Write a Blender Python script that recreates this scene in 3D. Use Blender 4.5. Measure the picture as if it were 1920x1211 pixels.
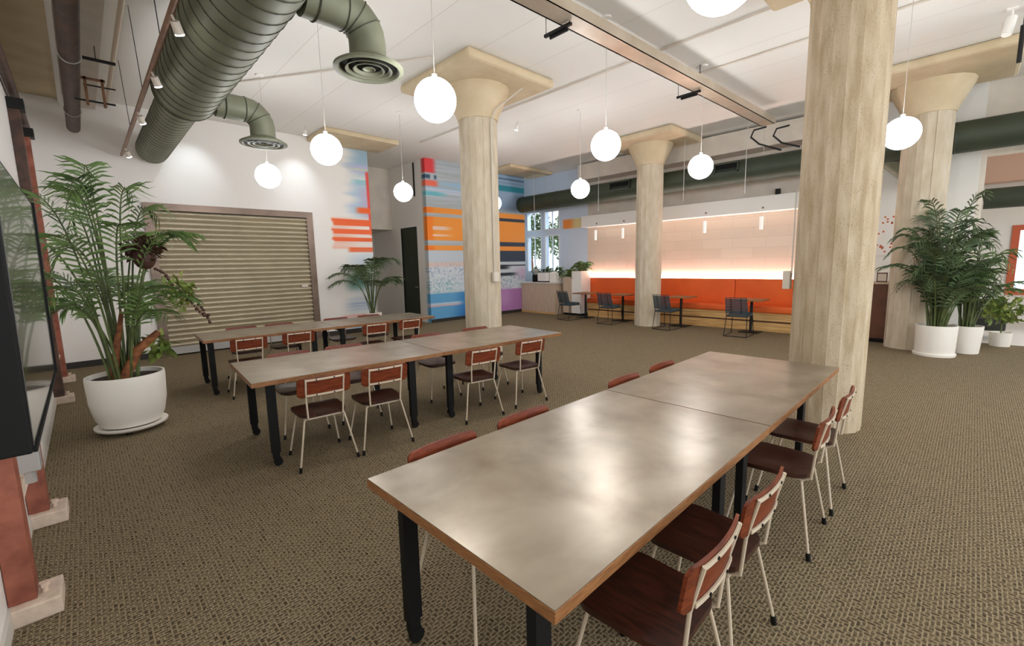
import bpy, bmesh, math, random
import numpy as np
from mathutils import Vector, Matrix
random.seed(7)
SC = bpy.context.scene
for o in list(bpy.data.objects): bpy.data.objects.remove(o)
COL = SC.collection
PI = math.pi

# ------------------------------------------------------------------ camera
H = 1.65
yaw, pit, rol = [math.radians(a) for a in (46.16, 7.61, 1.22)]
fw = Vector((math.cos(yaw)*math.cos(pit), math.sin(yaw)*math.cos(pit), -math.sin(pit)))
rt = Vector((math.sin(yaw), -math.cos(yaw), 0)); dn = fw.cross(rt)
r2 = rt*math.cos(rol) + dn*math.sin(rol); d2 = -rt*math.sin(rol) + dn*math.cos(rol)
cam = bpy.data.objects.new('camera', bpy.data.cameras.new('camera')); COL.objects.link(cam)
m = Matrix.Identity(4)
for i in range(3):
    m[i][0] = r2[i]; m[i][1] = -d2[i]; m[i][2] = -fw[i]
m[2][3] = H
cam.matrix_world = m
cam.data.sensor_fit = 'HORIZONTAL'; cam.data.sensor_width = 36; cam.data.lens = 36*831/1920
cam.data.clip_start = 0.02; cam.data.clip_end = 200
SC.camera = cam

# ------------------------------------------------------------------ world, light, exposure
W = bpy.data.worlds.new('world'); SC.world = W; W.use_nodes = True
bg = W.node_tree.nodes['Background']
bg.inputs[0].default_value = (0.80, 0.90, 1.0, 1); bg.inputs[1].default_value = .55
SC.view_settings.view_transform = 'Standard'; SC.view_settings.look = 'None'
SC.view_settings.gamma = 1; SC.view_settings.use_curve_mapping = False
SC.view_settings.exposure = 1.45
GLOBE_POWER = 10.2
def area(name, loc, rot, sx, sy, power, col=(1,1,1)):
    l = bpy.data.lights.new(name, 'AREA'); l.shape = 'RECTANGLE'; l.size = sx; l.size_y = sy; l.energy = power; l.color = col
    o = bpy.data.objects.new(name, l); COL.objects.link(o); o.location = loc; o.rotation_euler = rot; return o
# added fill behind the camera, in made-up windows; daylight enters by the counter windows
area('day_fill', (5.0, -5.85, 2.5), (PI/2, 0, 0), 10, 3.6, 150, (.93, .97, 1))
area('day_fill', (14.6, -3.4, 2.6), (0, -PI/2, PI), 3, 4, 60, (1, .98, .96))
area('day_fill', (13.1, 10.5, 5.0), (0, math.radians(42), 0), 2.2, 2.4, 260, (.70, .86, 1))

# ------------------------------------------------------------------ materials
def lin(c):
    return tuple(((v/255)/12.92 if v/255 <= .04045 else ((v/255+.055)/1.055)**2.4) for v in c) + (1,)
def nodes(name):
    mt = bpy.data.materials.new(name); mt.use_nodes = True
    nt = mt.node_tree; b = nt.nodes['Principled BSDF']
    return mt, nt, b
def setp(b, **k):
    for n, v in k.items():
        n = n.replace('_', ' ')
        if n in b.inputs: b.inputs[n].default_value = v
def mat(name, col, rough=.5, metal=0, var=0, vscale=8, col2=None, stretch=(1,1,1), bump=0, bscale=None, spec=.5, detail=5, emit=None, es=1, contrast=(.35,.65), coat=0):
    mt, nt, b = nodes(name)
    setp(b, Roughness=rough, Metallic=metal); b.inputs['Specular IOR Level'].default_value = spec
    if coat: b.inputs['Coat Weight'].default_value = coat; b.inputs['Coat Roughness'].default_value = .15
    c1 = lin(col)
    if col2 is None and var:
        col2 = tuple(max(0, c*(1-var)) for c in col)
    b.inputs['Base Color'].default_value = c1
    if col2 is not None or bump:
        tc = nt.nodes.new('ShaderNodeTexCoord'); mp = nt.nodes.new('ShaderNodeMapping')
        mp.inputs['Scale'].default_value = stretch
        nt.links.new(tc.outputs['Object'], mp.inputs[0])
        nz = nt.nodes.new('ShaderNodeTexNoise'); nz.inputs['Scale'].default_value = vscale; nz.inputs['Detail'].default_value = detail
        nt.links.new(mp.outputs[0], nz.inputs['Vector'])
        if col2 is not None:
            cr = nt.nodes.new('ShaderNodeValToRGB'); cr.color_ramp.elements[0].position = contrast[0]; cr.color_ramp.elements[1].position = contrast[1]
            cr.color_ramp.elements[0].color = lin(col2); cr.color_ramp.elements[1].color = c1
            nt.links.new(nz.outputs['Fac'], cr.inputs[0]); nt.links.new(cr.outputs[0], b.inputs['Base Color'])
        if bump:
            n2 = nz
            if bscale:
                n2 = nt.nodes.new('ShaderNodeTexNoise'); n2.inputs['Scale'].default_value = bscale; n2.inputs['Detail'].default_value = 6
                nt.links.new(mp.outputs[0], n2.inputs['Vector'])
            bp = nt.nodes.new('ShaderNodeBump'); bp.inputs['Strength'].default_value = bump; bp.inputs['Distance'].default_value = .01
            nt.links.new(n2.outputs['Fac'], bp.inputs['Height']); nt.links.new(bp.outputs[0], b.inputs['Normal'])
    if emit is not None:
        b.inputs['Emission Color'].default_value = lin(emit); b.inputs['Emission Strength'].default_value = es
    return mt
def mat_carpet():
    mt, nt, b = nodes('woven_carpet'); setp(b, Roughness=.95); b.inputs['Specular IOR Level'].default_value = .1
    tc = nt.nodes.new('ShaderNodeTexCoord')
    def brick(w, h, off, rot, seed):
        mp = nt.nodes.new('ShaderNodeMapping'); mp.inputs['Rotation'].default_value = (0, 0, rot); mp.inputs['Location'].default_value = (seed, seed*.7, 0)
        nt.links.new(tc.outputs['Object'], mp.inputs[0])
        br = nt.nodes.new('ShaderNodeTexBrick'); nt.links.new(mp.outputs[0], br.inputs['Vector'])
        br.inputs['Scale'].default_value = 1; br.inputs['Brick Width'].default_value = w; br.inputs['Row Height'].default_value = h
        br.inputs['Mortar Size'].default_value = h*.20; br.inputs['Mortar Smooth'].default_value = .3; br.offset = off
        return br
    A = brick(.042, .018, .5, 0, .01); B = brick(.036, .021, .5, PI/2, .033)
    A.inputs['Color1'].default_value = lin((103,91,71)); A.inputs['Color2'].default_value = lin((76,66,51)); A.inputs['Mortar'].default_value = lin((158,142,114))
    B.inputs['Color1'].default_value = lin((106,93,72)); B.inputs['Color2'].default_value = lin((70,60,46)); B.inputs['Mortar'].default_value = lin((148,131,104))
    mx = nt.nodes.new('ShaderNodeMix'); mx.data_type = 'RGBA'
    nz = nt.nodes.new('ShaderNodeTexNoise'); nz.inputs['Scale'].default_value = 26; nz.inputs['Detail'].default_value = 2
    nt.links.new(tc.outputs['Object'], nz.inputs['Vector'])
    cr = nt.nodes.new('ShaderNodeValToRGB'); cr.color_ramp.elements[0].position = .42; cr.color_ramp.elements[1].position = .58
    nt.links.new(nz.outputs['Fac'], cr.inputs[0]); nt.links.new(cr.outputs[0], mx.inputs['Factor'])
    nt.links.new(A.outputs['Color'], mx.inputs['A']); nt.links.new(B.outputs['Color'], mx.inputs['B'])
    n2 = nt.nodes.new('ShaderNodeTexNoise'); n2.inputs['Scale'].default_value = 160; n2.inputs['Detail'].default_value = 2
    nt.links.new(tc.outputs['Object'], n2.inputs['Vector'])
    m2 = nt.nodes.new('ShaderNodeMix'); m2.data_type = 'RGBA'; m2.blend_type = 'OVERLAY'; m2.inputs['Factor'].default_value = .45
    nt.links.new(mx.outputs['Result'], m2.inputs['A']); nt.links.new(n2.outputs['Fac'], m2.inputs['B'])
    nt.links.new(m2.outputs['Result'], b.inputs['Base Color'])
    bp = nt.nodes.new('ShaderNodeBump'); bp.inputs['Strength'].default_value = .4; bp.inputs['Distance'].default_value = .004
    nt.links.new(n2.outputs['Fac'], bp.inputs['Height']); nt.links.new(bp.outputs[0], b.inputs['Normal'])
    return mt
def mat_pitted():
    mt = mat('pitted_concrete', (200,182,156), .92, col2=(176,156,126), vscale=5, stretch=(3,3,.6), bump=.5, bscale=50)
    nt = mt.node_tree; b = nt.nodes['Principled BSDF']; old = b.inputs['Base Color'].links[0].from_socket
    tc = nt.nodes.new('ShaderNodeTexCoord'); vo = nt.nodes.new('ShaderNodeTexVoronoi'); vo.inputs['Scale'].default_value = 55
    nz = nt.nodes.new('ShaderNodeTexNoise'); nz.inputs['Scale'].default_value = 6; nt.links.new(tc.outputs['Object'], nz.inputs['Vector'])
    nt.links.new(tc.outputs['Object'], vo.inputs['Vector'])
    mm = nt.nodes.new('ShaderNodeMath'); mm.operation = 'MULTIPLY'; mm.inputs[1].default_value = .34; nt.links.new(nz.outputs['Fac'], mm.inputs[0])
    lt = nt.nodes.new('ShaderNodeMath'); lt.operation = 'LESS_THAN'; nt.links.new(vo.outputs['Distance'], lt.inputs[0]); nt.links.new(mm.outputs[0], lt.inputs[1])
    m3 = nt.nodes.new('ShaderNodeMath'); m3.operation = 'MULTIPLY'; m3.inputs[1].default_value = .55; nt.links.new(lt.outputs[0], m3.inputs[0])
    mx = nt.nodes.new('ShaderNodeMix'); mx.data_type = 'RGBA'; nt.links.new(m3.outputs[0], mx.inputs['Factor']); nt.links.new(old, mx.inputs['A'])
    mx.inputs['B'].default_value = lin((112,92,68)); nt.links.new(mx.outputs['Result'], b.inputs['Base Color']); return mt
def mat_attr(name, rough=.75):
    mt, nt, b = nodes(name); setp(b, Roughness=rough)
    a = nt.nodes.new('ShaderNodeVertexColor'); a.layer_name = 'paint'
    nt.links.new(a.outputs['Color'], b.inputs['Base Color']); return mt
def mat_ceiling():
    mt, nt, b = nodes('painted_concrete_ceiling'); setp(b, Roughness=.9)
    tc = nt.nodes.new('ShaderNodeTexCoord')
    br = nt.nodes.new('ShaderNodeTexBrick'); rm = nt.nodes.new('ShaderNodeMapping'); rm.inputs['Rotation'].default_value = (0,0,PI/2); rm.inputs['Location'].default_value = (30,.3,0)
    nt.links.new(tc.outputs['Object'], rm.inputs[0]); nt.links.new(rm.outputs[0], br.inputs['Vector'])
    br.inputs['Scale'].default_value = 1; br.inputs['Brick Width'].default_value = 60; br.inputs['Row Height'].default_value = .92
    br.inputs['Mortar Size'].default_value = .006; br.inputs['Mortar Smooth'].default_value = .5; br.offset = .5
    br.inputs['Color1'].default_value = lin((238,235,228)); br.inputs['Color2'].default_value = lin((236,233,226)); br.inputs['Mortar'].default_value = lin((214,208,198))
    nt.links.new(br.outputs['Color'], b.inputs['Base Color'])
    nz = nt.nodes.new('ShaderNodeTexNoise'); nz.inputs['Scale'].default_value = 9; nt.links.new(tc.outputs['Object'], nz.inputs['Vector'])
    bp = nt.nodes.new('ShaderNodeBump'); bp.inputs['Strength'].default_value = .15; bp.inputs['Distance'].default_value = .01
    nt.links.new(nz.outputs['Fac'], bp.inputs['Height']); nt.links.new(bp.outputs[0], b.inputs['Normal'])
    return mt
M = dict(
    carpet=mat_carpet(), ceiling=mat_ceiling(), paint=mat_attr('mural_paint'),
    wall=mat('white_wall_paint', (240,236,230), .8, bump=.05, bscale=40),
    wall_grey=mat('grey_white_wall', (205,198,188), .8),
    cream=mat('cream_wall', (222,211,197), .8, var=.05, vscale=3),
    tile=mat('pale_tile', (220,215,208), .4),
    base=mat('dark_baseboard', (46,42,38), .5),
    concrete=mat('board_formed_concrete', (208,195,174), .9, col2=(192,177,152), vscale=4, stretch=(2.5,2.5,.8), bump=.3, bscale=60),
    concrete_rough=mat_pitted(),
    concrete_tan=mat('tan_concrete', (218,200,168), .9, col2=(204,184,150), vscale=2.5, bump=.25, bscale=30),
    green=mat('olive_green_duct', (126,128,106), .55, metal=.15, var=.08, vscale=4),
    greend=mat('dark_green_duct', (62,70,55), .55, metal=.2, var=.08, vscale=4),
    rib=mat('duct_seam', (66,68,54), .6),
    dark=mat('near_black_metal', (24,23,22), .55, spec=.3),
    black=mat('black_plastic', (15,15,15), .65, spec=.25),
    door=mat('dark_green_door', (46,54,40), .5),
    top=None,
    edge=mat('plywood_edge', (158,108,62), .55, col2=(120,76,40), vscale=10, stretch=(2,2,30)),
    wood=mat('reddish_brown_wood', (134,62,32), .42, col2=(84,34,18), vscale=6, stretch=(1.5,10,14), detail=8, contrast=(.3,.7), spec=.3),
    seatwood=mat('dark_brown_seat_wood', (72,36,24), .34, col2=(44,22,16), vscale=6, stretch=(9,1.5,1), detail=8),
    white_metal=mat('cream_white_enamel', (206,190,168), .35),
    shutter=mat('galvanised_shutter', (190,178,152), .42, metal=.35, var=.06, vscale=2),
    shutframe=mat('bronze_steel_frame', (128,108,94), .4, metal=.5, var=.15, vscale=3),
    alu=mat('aluminium', (205,203,200), .35, metal=.6),
    rust=mat('red_oxide_steel', (164,96,74), .6, col2=(128,68,50), vscale=9, bump=.2),
    rustd=mat('brown_steel', (92,62,46), .55, col2=(62,42,32), vscale=9),
    footing=mat('painted_concrete_block', (222,200,180), .85, var=.08, vscale=18, bump=.5, bscale=30),
    pot=mat('white_ceramic', (242,236,226), .45, bump=.04, bscale=30),
    soil=mat('dark_soil', (60,44,34), .95, var=.4, vscale=60, bump=.8),
    leaf=mat('palm_leaf', (118,146,78), .5, col2=(58,84,44), vscale=5, contrast=(.3,.7)),
    leafd=mat('dark_palm_leaf', (96,116,76), .5, col2=(44,62,38), vscale=6, contrast=(.3,.7)),
    leafy=mat('yellow_green_leaf', (150,160,80), .5, col2=(90,120,50), vscale=6),
    stem=mat('green_cane', (96,110,60), .5, var=.3, vscale=9),
    bark=mat('weathered_driftwood', (160,100,58), .7, col2=(104,58,34), vscale=14, bump=.5),
    orange=mat('burnt_orange_upholstery', (232,104,38), .7, col2=(218,90,30), vscale=1.2, bump=.1, bscale=200),
    orange_d=mat('orange_door_paint', (205,96,60), .5),
    pink=mat('salmon_wall', (214,178,156), .85),
    oak=mat('honey_plywood', (226,184,122), .5, col2=(184,138,80), vscale=4, stretch=(1,.5,12)),
    palewood=mat('pale_whitewashed_wood', (206,184,162), .6, col2=(190,166,142), vscale=5, stretch=(6,6,.6)),
    panel=None,
    slate=mat('slate_blue_cord', (54,68,74), .7, spec=.3),
    raw=mat('raw_galvanised_steel', (208,196,178), .32, metal=.5, col2=(182,166,144), vscale=1.6),
    copper=mat('brown_conduit', (150,108,80), .4, metal=.4, var=.2, vscale=8),
    globe=mat('opal_glass_lit', (255,255,255), .3, emit=(250,251,255), es=GLOBE_POWER),
    lamp=mat('lit_lens', (255,255,255), .3, emit=(255,250,245), es=9),
    led=mat('led_strip', (255,255,255), .3, emit=(255,252,250), es=30),
    screen=mat('glossy_black_glass', (12,12,14), .02, spec=1.0, coat=1),
    brown=mat('walnut_cabinet', (110,68,48), .5, var=.2, vscale=6),
    cloth=mat('dark_green_upholstery', (48,50,42), .8),
    chrome=mat('brushed_steel', (190,188,182), .25, metal=.9),
    bluewall=mat('pale_blue_wall_paint', (208,224,244), .8),
    winframe=mat('white_window_frame', (226,232,240), .5),
    bead=mat('dark_brown_pod', (74,44,32), .6),
    frosted=mat('frosted_white_glass', (240,236,230), .5, emit=(255,248,240), es=.12),
)
def mat_top():
    mt, nt, b = nodes('dark_zinc_laminate'); setp(b, Metallic=.6); b.inputs['Specular IOR Level'].default_value = .9
    tc = nt.nodes.new('ShaderNodeTexCoord'); nz = nt.nodes.new('ShaderNodeTexNoise'); nz.inputs['Scale'].default_value = 3.0; nz.inputs['Detail'].default_value = 5; nz.inputs['Distortion'].default_value = .3
    nt.links.new(tc.outputs['Object'], nz.inputs['Vector'])
    cr = nt.nodes.new('ShaderNodeValToRGB'); e = cr.color_ramp.elements; e[0].position = .30; e[1].position = .72
    e[0].color = lin((142,127,108)); e[1].color = lin((186,176,158))
    nt.links.new(nz.outputs['Fac'], cr.inputs[0]); nt.links.new(cr.outputs[0], b.inputs['Base Color'])
    setp(b, Roughness=.29)
    return mt
M['top'] = mat_top()
def mat_panel():
    mt, nt, b = nodes('blush_plywood_panels'); setp(b, Roughness=.6)
    tc = nt.nodes.new('ShaderNodeTexCoord'); mp = nt.nodes.new('ShaderNodeMapping'); mp.inputs['Rotation'].default_value = (0, PI/2, PI/2)
    nt.links.new(tc.outputs['Object'], mp.inputs[0])
    sx = nt.nodes.new('ShaderNodeSeparateXYZ'); nt.links.new(tc.outputs['Object'], sx.inputs[0])
    cx = nt.nodes.new('ShaderNodeCombineXYZ'); nt.links.new(sx.outputs['Y'], cx.inputs['X']); nt.links.new(sx.outputs['Z'], cx.inputs['Y'])
    br = nt.nodes.new('ShaderNodeTexBrick'); nt.links.new(cx.outputs[0], br.inputs['Vector'])
    br.inputs['Scale'].default_value = 1; br.inputs['Brick Width'].default_value = .75; br.inputs['Row Height'].default_value = .24
    br.inputs['Mortar Size'].default_value = .003; br.offset = .37
    br.inputs['Color1'].default_value = lin((236,216,196)); br.inputs['Color2'].default_value = lin((231,209,188)); br.inputs['Mortar'].default_value = lin((212,188,166))
    nt.links.new(br.outputs['Color'], b.inputs['Base Color']); return mt
M['panel'] = mat_panel()

# ------------------------------------------------------------------ mesh helpers
class MB:
    def __init__(s): s.v = []; s.f = []; s.mi = []
    def add(s, vs, fs, mi=0):
        n = len(s.v); s.v += [tuple(v) for v in vs]; s.f += [tuple(i+n for i in f) for f in fs]; s.mi += [mi]*len(fs); return s
    def box(s, x0, x1, y0, y1, z0, z1, mi=0, b=0):
        if b:
            bm = bmesh.new(); bmesh.ops.create_cube(bm, size=1)
            for v in bm.verts: v.co = Vector(((x0+x1)/2+v.co.x*(x1-x0), (y0+y1)/2+v.co.y*(y1-y0), (z0+z1)/2+v.co.z*(z1-z0)))
            bmesh.ops.bevel(bm, geom=list(bm.edges), offset=b, segments=2, affect='EDGES', profile=.5)
            bm.verts.index_update()
            s.add([v.co for v in bm.verts], [[v.index for v in f.verts] for f in bm.faces], mi); bm.free(); return s
        v = [(x,y,z) for z in (z0,z1) for y in (y0,y1) for x in (x0,x1)]
        return s.add(v, [(0,2,3,1),(4,5,7,6),(0,1,5,4),(2,6,7,3),(0,4,6,2),(1,3,7,5)], mi)
    def tube(s, pts, r, n=8, cap=True, mi=0):
        pts = [Vector(p) for p in pts]; rs = r if isinstance(r, (list,tuple)) else [r]*len(pts)
        vs = []; up = None
        for i, p in enumerate(pts):
            t = (pts[min(i+1,len(pts)-1)]-pts[max(i-1,0)]).normalized()
            if up is None:
                up = Vector((0,0,1)) if abs(t.z) < .9 else Vector((1,0,0))
            a = (up - t*up.dot(t)).normalized(); b = t.cross(a); up = a
            for k in range(n):
                th = 2*PI*k/n; vs.append(p + (a*math.cos(th)+b*math.sin(th))*rs[i])
        fs = [(i*n+k, i*n+(k+1)%n, (i+1)*n+(k+1)%n, (i+1)*n+k) for i in range(len(pts)-1) for k in range(n)]
        if cap: fs += [tuple(reversed(range(n))), tuple((len(pts)-1)*n+k for k in range(n))]
        return s.add(vs, fs, mi)
    def bar(s, a, b, w, h, mi=0, up=(0,0,1)):
        a = Vector(a); b = Vector(b); t = (b-a).normalized(); u = Vector(up)
        if abs(t.dot(u)) > .95: u = Vector((0,1,0))
        u = (u-t*u.dot(t)).normalized(); q = t.cross(u)
        vs = [p+q*(w/2*i)+u*(h/2*j) for p in (a,b) for (i,j) in ((-1,-1),(1,-1),(1,1),(-1,1))]
        return s.add(vs, [(3,2,1,0),(4,5,6,7)]+[(k,(k+1)%4,4+(k+1)%4,4+k) for k in range(4)], mi)
    def lathe(s, prof, c=(0,0,0), n=32, mi=0, cap=False):
        vs = [(c[0]+r*math.cos(2*PI*k/n), c[1]+r*math.sin(2*PI*k/n), c[2]+z) for r, z in prof for k in range(n)]
        fs = [(i*n+k, i*n+(k+1)%n, (i+1)*n+(k+1)%n, (i+1)*n+k) for i in range(len(prof)-1) for k in range(n)]
        if cap: fs += [tuple(reversed(range(n))), tuple((len(prof)-1)*n+k for k in range(n))]
        return s.add(vs, fs, mi)
    def ball(s, c, r, n=16, sz=1, mi=0):
        prof = [(max(1e-4, r*math.sin(PI*i/n)), -r*sz*math.cos(PI*i/n)) for i in range(n+1)]
        return s.lathe(prof, c, n*2, mi)
    def ring(s, a, b, r, t, n=24, mi=0):
        a = Vector(a); b = Vector(b); d = (b-a).normalized()
        u = Vector((0,0,1)) if abs(d.z) < .9 else Vector((1,0,0)); u = (u-d*u.dot(d)).normalized(); q = d.cross(u)
        return s.tube([a+(u*math.cos(2*PI*k/n)+q*math.sin(2*PI*k/n))*r for k in range(n+1)], t, 5, False, mi)
    def slab(s, outline, zt, th, rings=6, mi=0):
        n = len(outline); vs = []; fs = []
        def lay(off, flip):
            base = len(vs)
            for k in range(1, rings+1):
                for (x,y) in outline:
                    f = k/rings; vs.append((x*f, y*f, zt(x*f, y*f)-off))
            vs.append((0,0,zt(0,0)-off)); c = len(vs)-1
            for k in range(n):
                t = (c, base+k, base+(k+1)%n); fs.append(t if not flip else t[::-1])
                for i in range(rings-1):
                    q = (base+i*n+k, base+(i+1)*n+k, base+(i+1)*n+(k+1)%n, base+i*n+(k+1)%n); fs.append(q if not flip else q[::-1])
            return base+(rings-1)*n
        a = lay(0, False); b = lay(th, True)
        for k in range(n): fs.append((b+k, b+(k+1)%n, a+(k+1)%n, a+k))
        return s.add(vs, fs, mi)
    def build(s, name, m, parent=None, smooth=0, loc=None, rot=None, kind=None):
        me = bpy.data.meshes.new(name); me.from_pydata(s.v, [], s.f); me.validate()
        for x in (m if isinstance(m, (list,tuple)) else [m]): me.materials.append(x)
        if isinstance(m, (list,tuple)) and len(me.polygons) == len(s.mi): me.polygons.foreach_set('material_index', s.mi)
        if smooth:
            me.polygons.foreach_set('use_smooth', [True]*len(me.polygons)); me.update()
            me.set_sharp_from_angle(angle=math.radians(smooth))
        o = bpy.data.objects.new(name, me); COL.objects.link(o)
        if parent is not None: o.parent = parent
        if loc: o.location = loc
        if rot: o.rotation_euler = rot
        if kind: o['kind'] = kind
        return o
def tag(o, label, cat, group=None):
    o['label'] = label; o['category'] = cat
    if group: o['group'] = group
    return o
def thing(name, loc, label, cat, rz=0, group=None):
    o = bpy.data.objects.new(name, None); COL.objects.link(o); o.location = loc; o.rotation_euler = (0,0,rz); o.empty_display_size = .1
    return tag(o, label, cat, group)
CH = {}
def dup(root, loc, rz, label, group=None):
    def cp(o, par):
        c = o.copy(); COL.objects.link(c)
        if par is not None: c.parent = par
        for k in o.children: cp(k, c)
        return c
    r = cp(root, None); r.location = loc; r.rotation_euler = (0,0,rz); r['label'] = label
    if group: r['group'] = group
    return r
def S(name, mb, m, smooth=0): return mb.build(name, m, kind='structure', smooth=smooth)
def rrect(w, d, r, n=6):
    out = []
    for cx, cy, a0 in ((w/2-r, d/2-r, 0), (-w/2+r, d/2-r, 90), (-w/2+r, -d/2+r, 180), (w/2-r, -d/2+r, 270)):
        for k in range(n+1):
            a = math.radians(a0+90*k/n); out.append((cx+r*math.cos(a), cy+r*math.sin(a)))
    return out

# ------------------------------------------------------------------ setting
ZC = 4.6; YW = 10.78; XB = 11.7; XL = -.42
S('floor', MB().box(XL, 11.95, -6, 14.2, -.1, 0), M['carpet'])
S('floor', MB().box(11.95, 17, -6, 3, -.1, .002), M['tile'])
S('ceiling', MB().box(XL-.3, 17.2, -6, 14.4, ZC, ZC+.2), M['ceiling'])
S('wall_left', MB().box(XL-.2, XL, -6, 11, 0, ZC), M['wall'])
S('baseboard_left', MB().box(XL, XL+.015, -6, YW, 0, .09), M['wall_grey'])
# painted walls: a fine grid whose vertex colours are the mural paint
def smooth(a, b, x): t = np.clip((x-a)/(b-a), 0, 1); return t*t*(3-2*t)
rng = np.random.RandomState(3)
def n1(x, seed, k):
    xs = np.floor(x*k); f = x*k-xs; f = f*f*(3-2*f)
    h = lambda i: np.modf(np.abs(np.sin((i+seed*17.13)*127.1)*43758.5453))[0]
    return h(xs)*(1-f)+h(xs+1)*f
def mixc(c, col, a): 
    a = np.clip(a, 0, 1)[..., None]; return c*(1-a)+np.array(col, float)*a
def streak(u, z, seed, kz=22, ku=1.3): # long horizontal smears
    return n1(z + 0*u, seed, kz)*.7 + n1(u*ku + n1(z+0*u, seed+5, kz)*9, seed+2, 1.0)*.5
def band(z, z0, z1, e=.008): return smooth(z0-e, z0+e, z)*(1-smooth(z1-e, z1+e, z))
def paint_left(x, z):
    c = np.ones(x.shape+(3,))*np.array((240,236,230.))
    e = smooth(4.75, 5.25, x+.25*(n1(z, 3, 14)-.5))
    c = mixc(c, (160,190,208), e*band(z, 3.9, 4.62, .2))
    c = mixc(c, (196,192,222), e*band(z, 3.95, 4.15, .05)*.8)
    c = mixc(c, (212,220,180), e*band(z, 4.02, 4.06, .02)*.8)
    c = mixc(c, (120,196,204), smooth(4.9,5.2,x)*band(z, 3.66, 3.80, .03)*(.4+.5*n1(z,7,30)))
    c = mixc(c, (166,194,220), e*band(z, 2.9, 3.7, .15)*.85)
    c = mixc(c, (206,178,206), smooth(5.1,5.4,x)*band(z, 2.9, 3.6, .15)*.7)
    c = mixc(c, (232,88,84), smooth(5.37,5.40,x+ .02*(z-3.2))*band(z, 2.45, 4.0, .04))
    c = mixc(c, (246,106,48), smooth(5.0,5.2,x)*band(z, 2.98, 3.12, .03))
    o = smooth(4.42, 4.50, x + .10*(n1(z, 9, 18)-.5))
    bb = band(z, 2.66, 2.82)+band(z, 2.46, 2.58)+band(z, 2.28, 2.38)
    c = mixc(c, (246,110,60), o*np.clip(bb,0,1))
    tail = band(z, 2.10, 2.86, .02)*o*(1-np.clip(bb,0,1))
    c = mixc(c, (244,176,150), tail*(.35+.5*n1(z, 4, 60))*(1-smooth(4.6,5.3,x)*.8))
    c = mixc(c, (246,104,52), smooth(4.75, 4.9, x)*band(z, 2.02, 2.14))
    c = mixc(c, (196,214,226), smooth(4.6,5.1,x)*band(z, .95, 2.0, .2)*.7)
    c = mixc(c, (120,176,160), smooth(4.6,4.9,x)*(1-smooth(5.1,5.35,x))*band(z, 1.1, 1.45, .1)*.8)
    c = mixc(c, (158,180,206), smooth(4.5,4.9,x)*band(z, .50, .85, .12)*(.3+.7*n1(z,6,40)))
    c = mixc(c, (240,176,170), smooth(4.4,4.7,x)*band(z, .40, .46, .02)*.8)
    c = mixc(c, (178,206,226), smooth(4.4,4.9,x)*band(z, .0, .36, .05)*.7)
    return c
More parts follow.
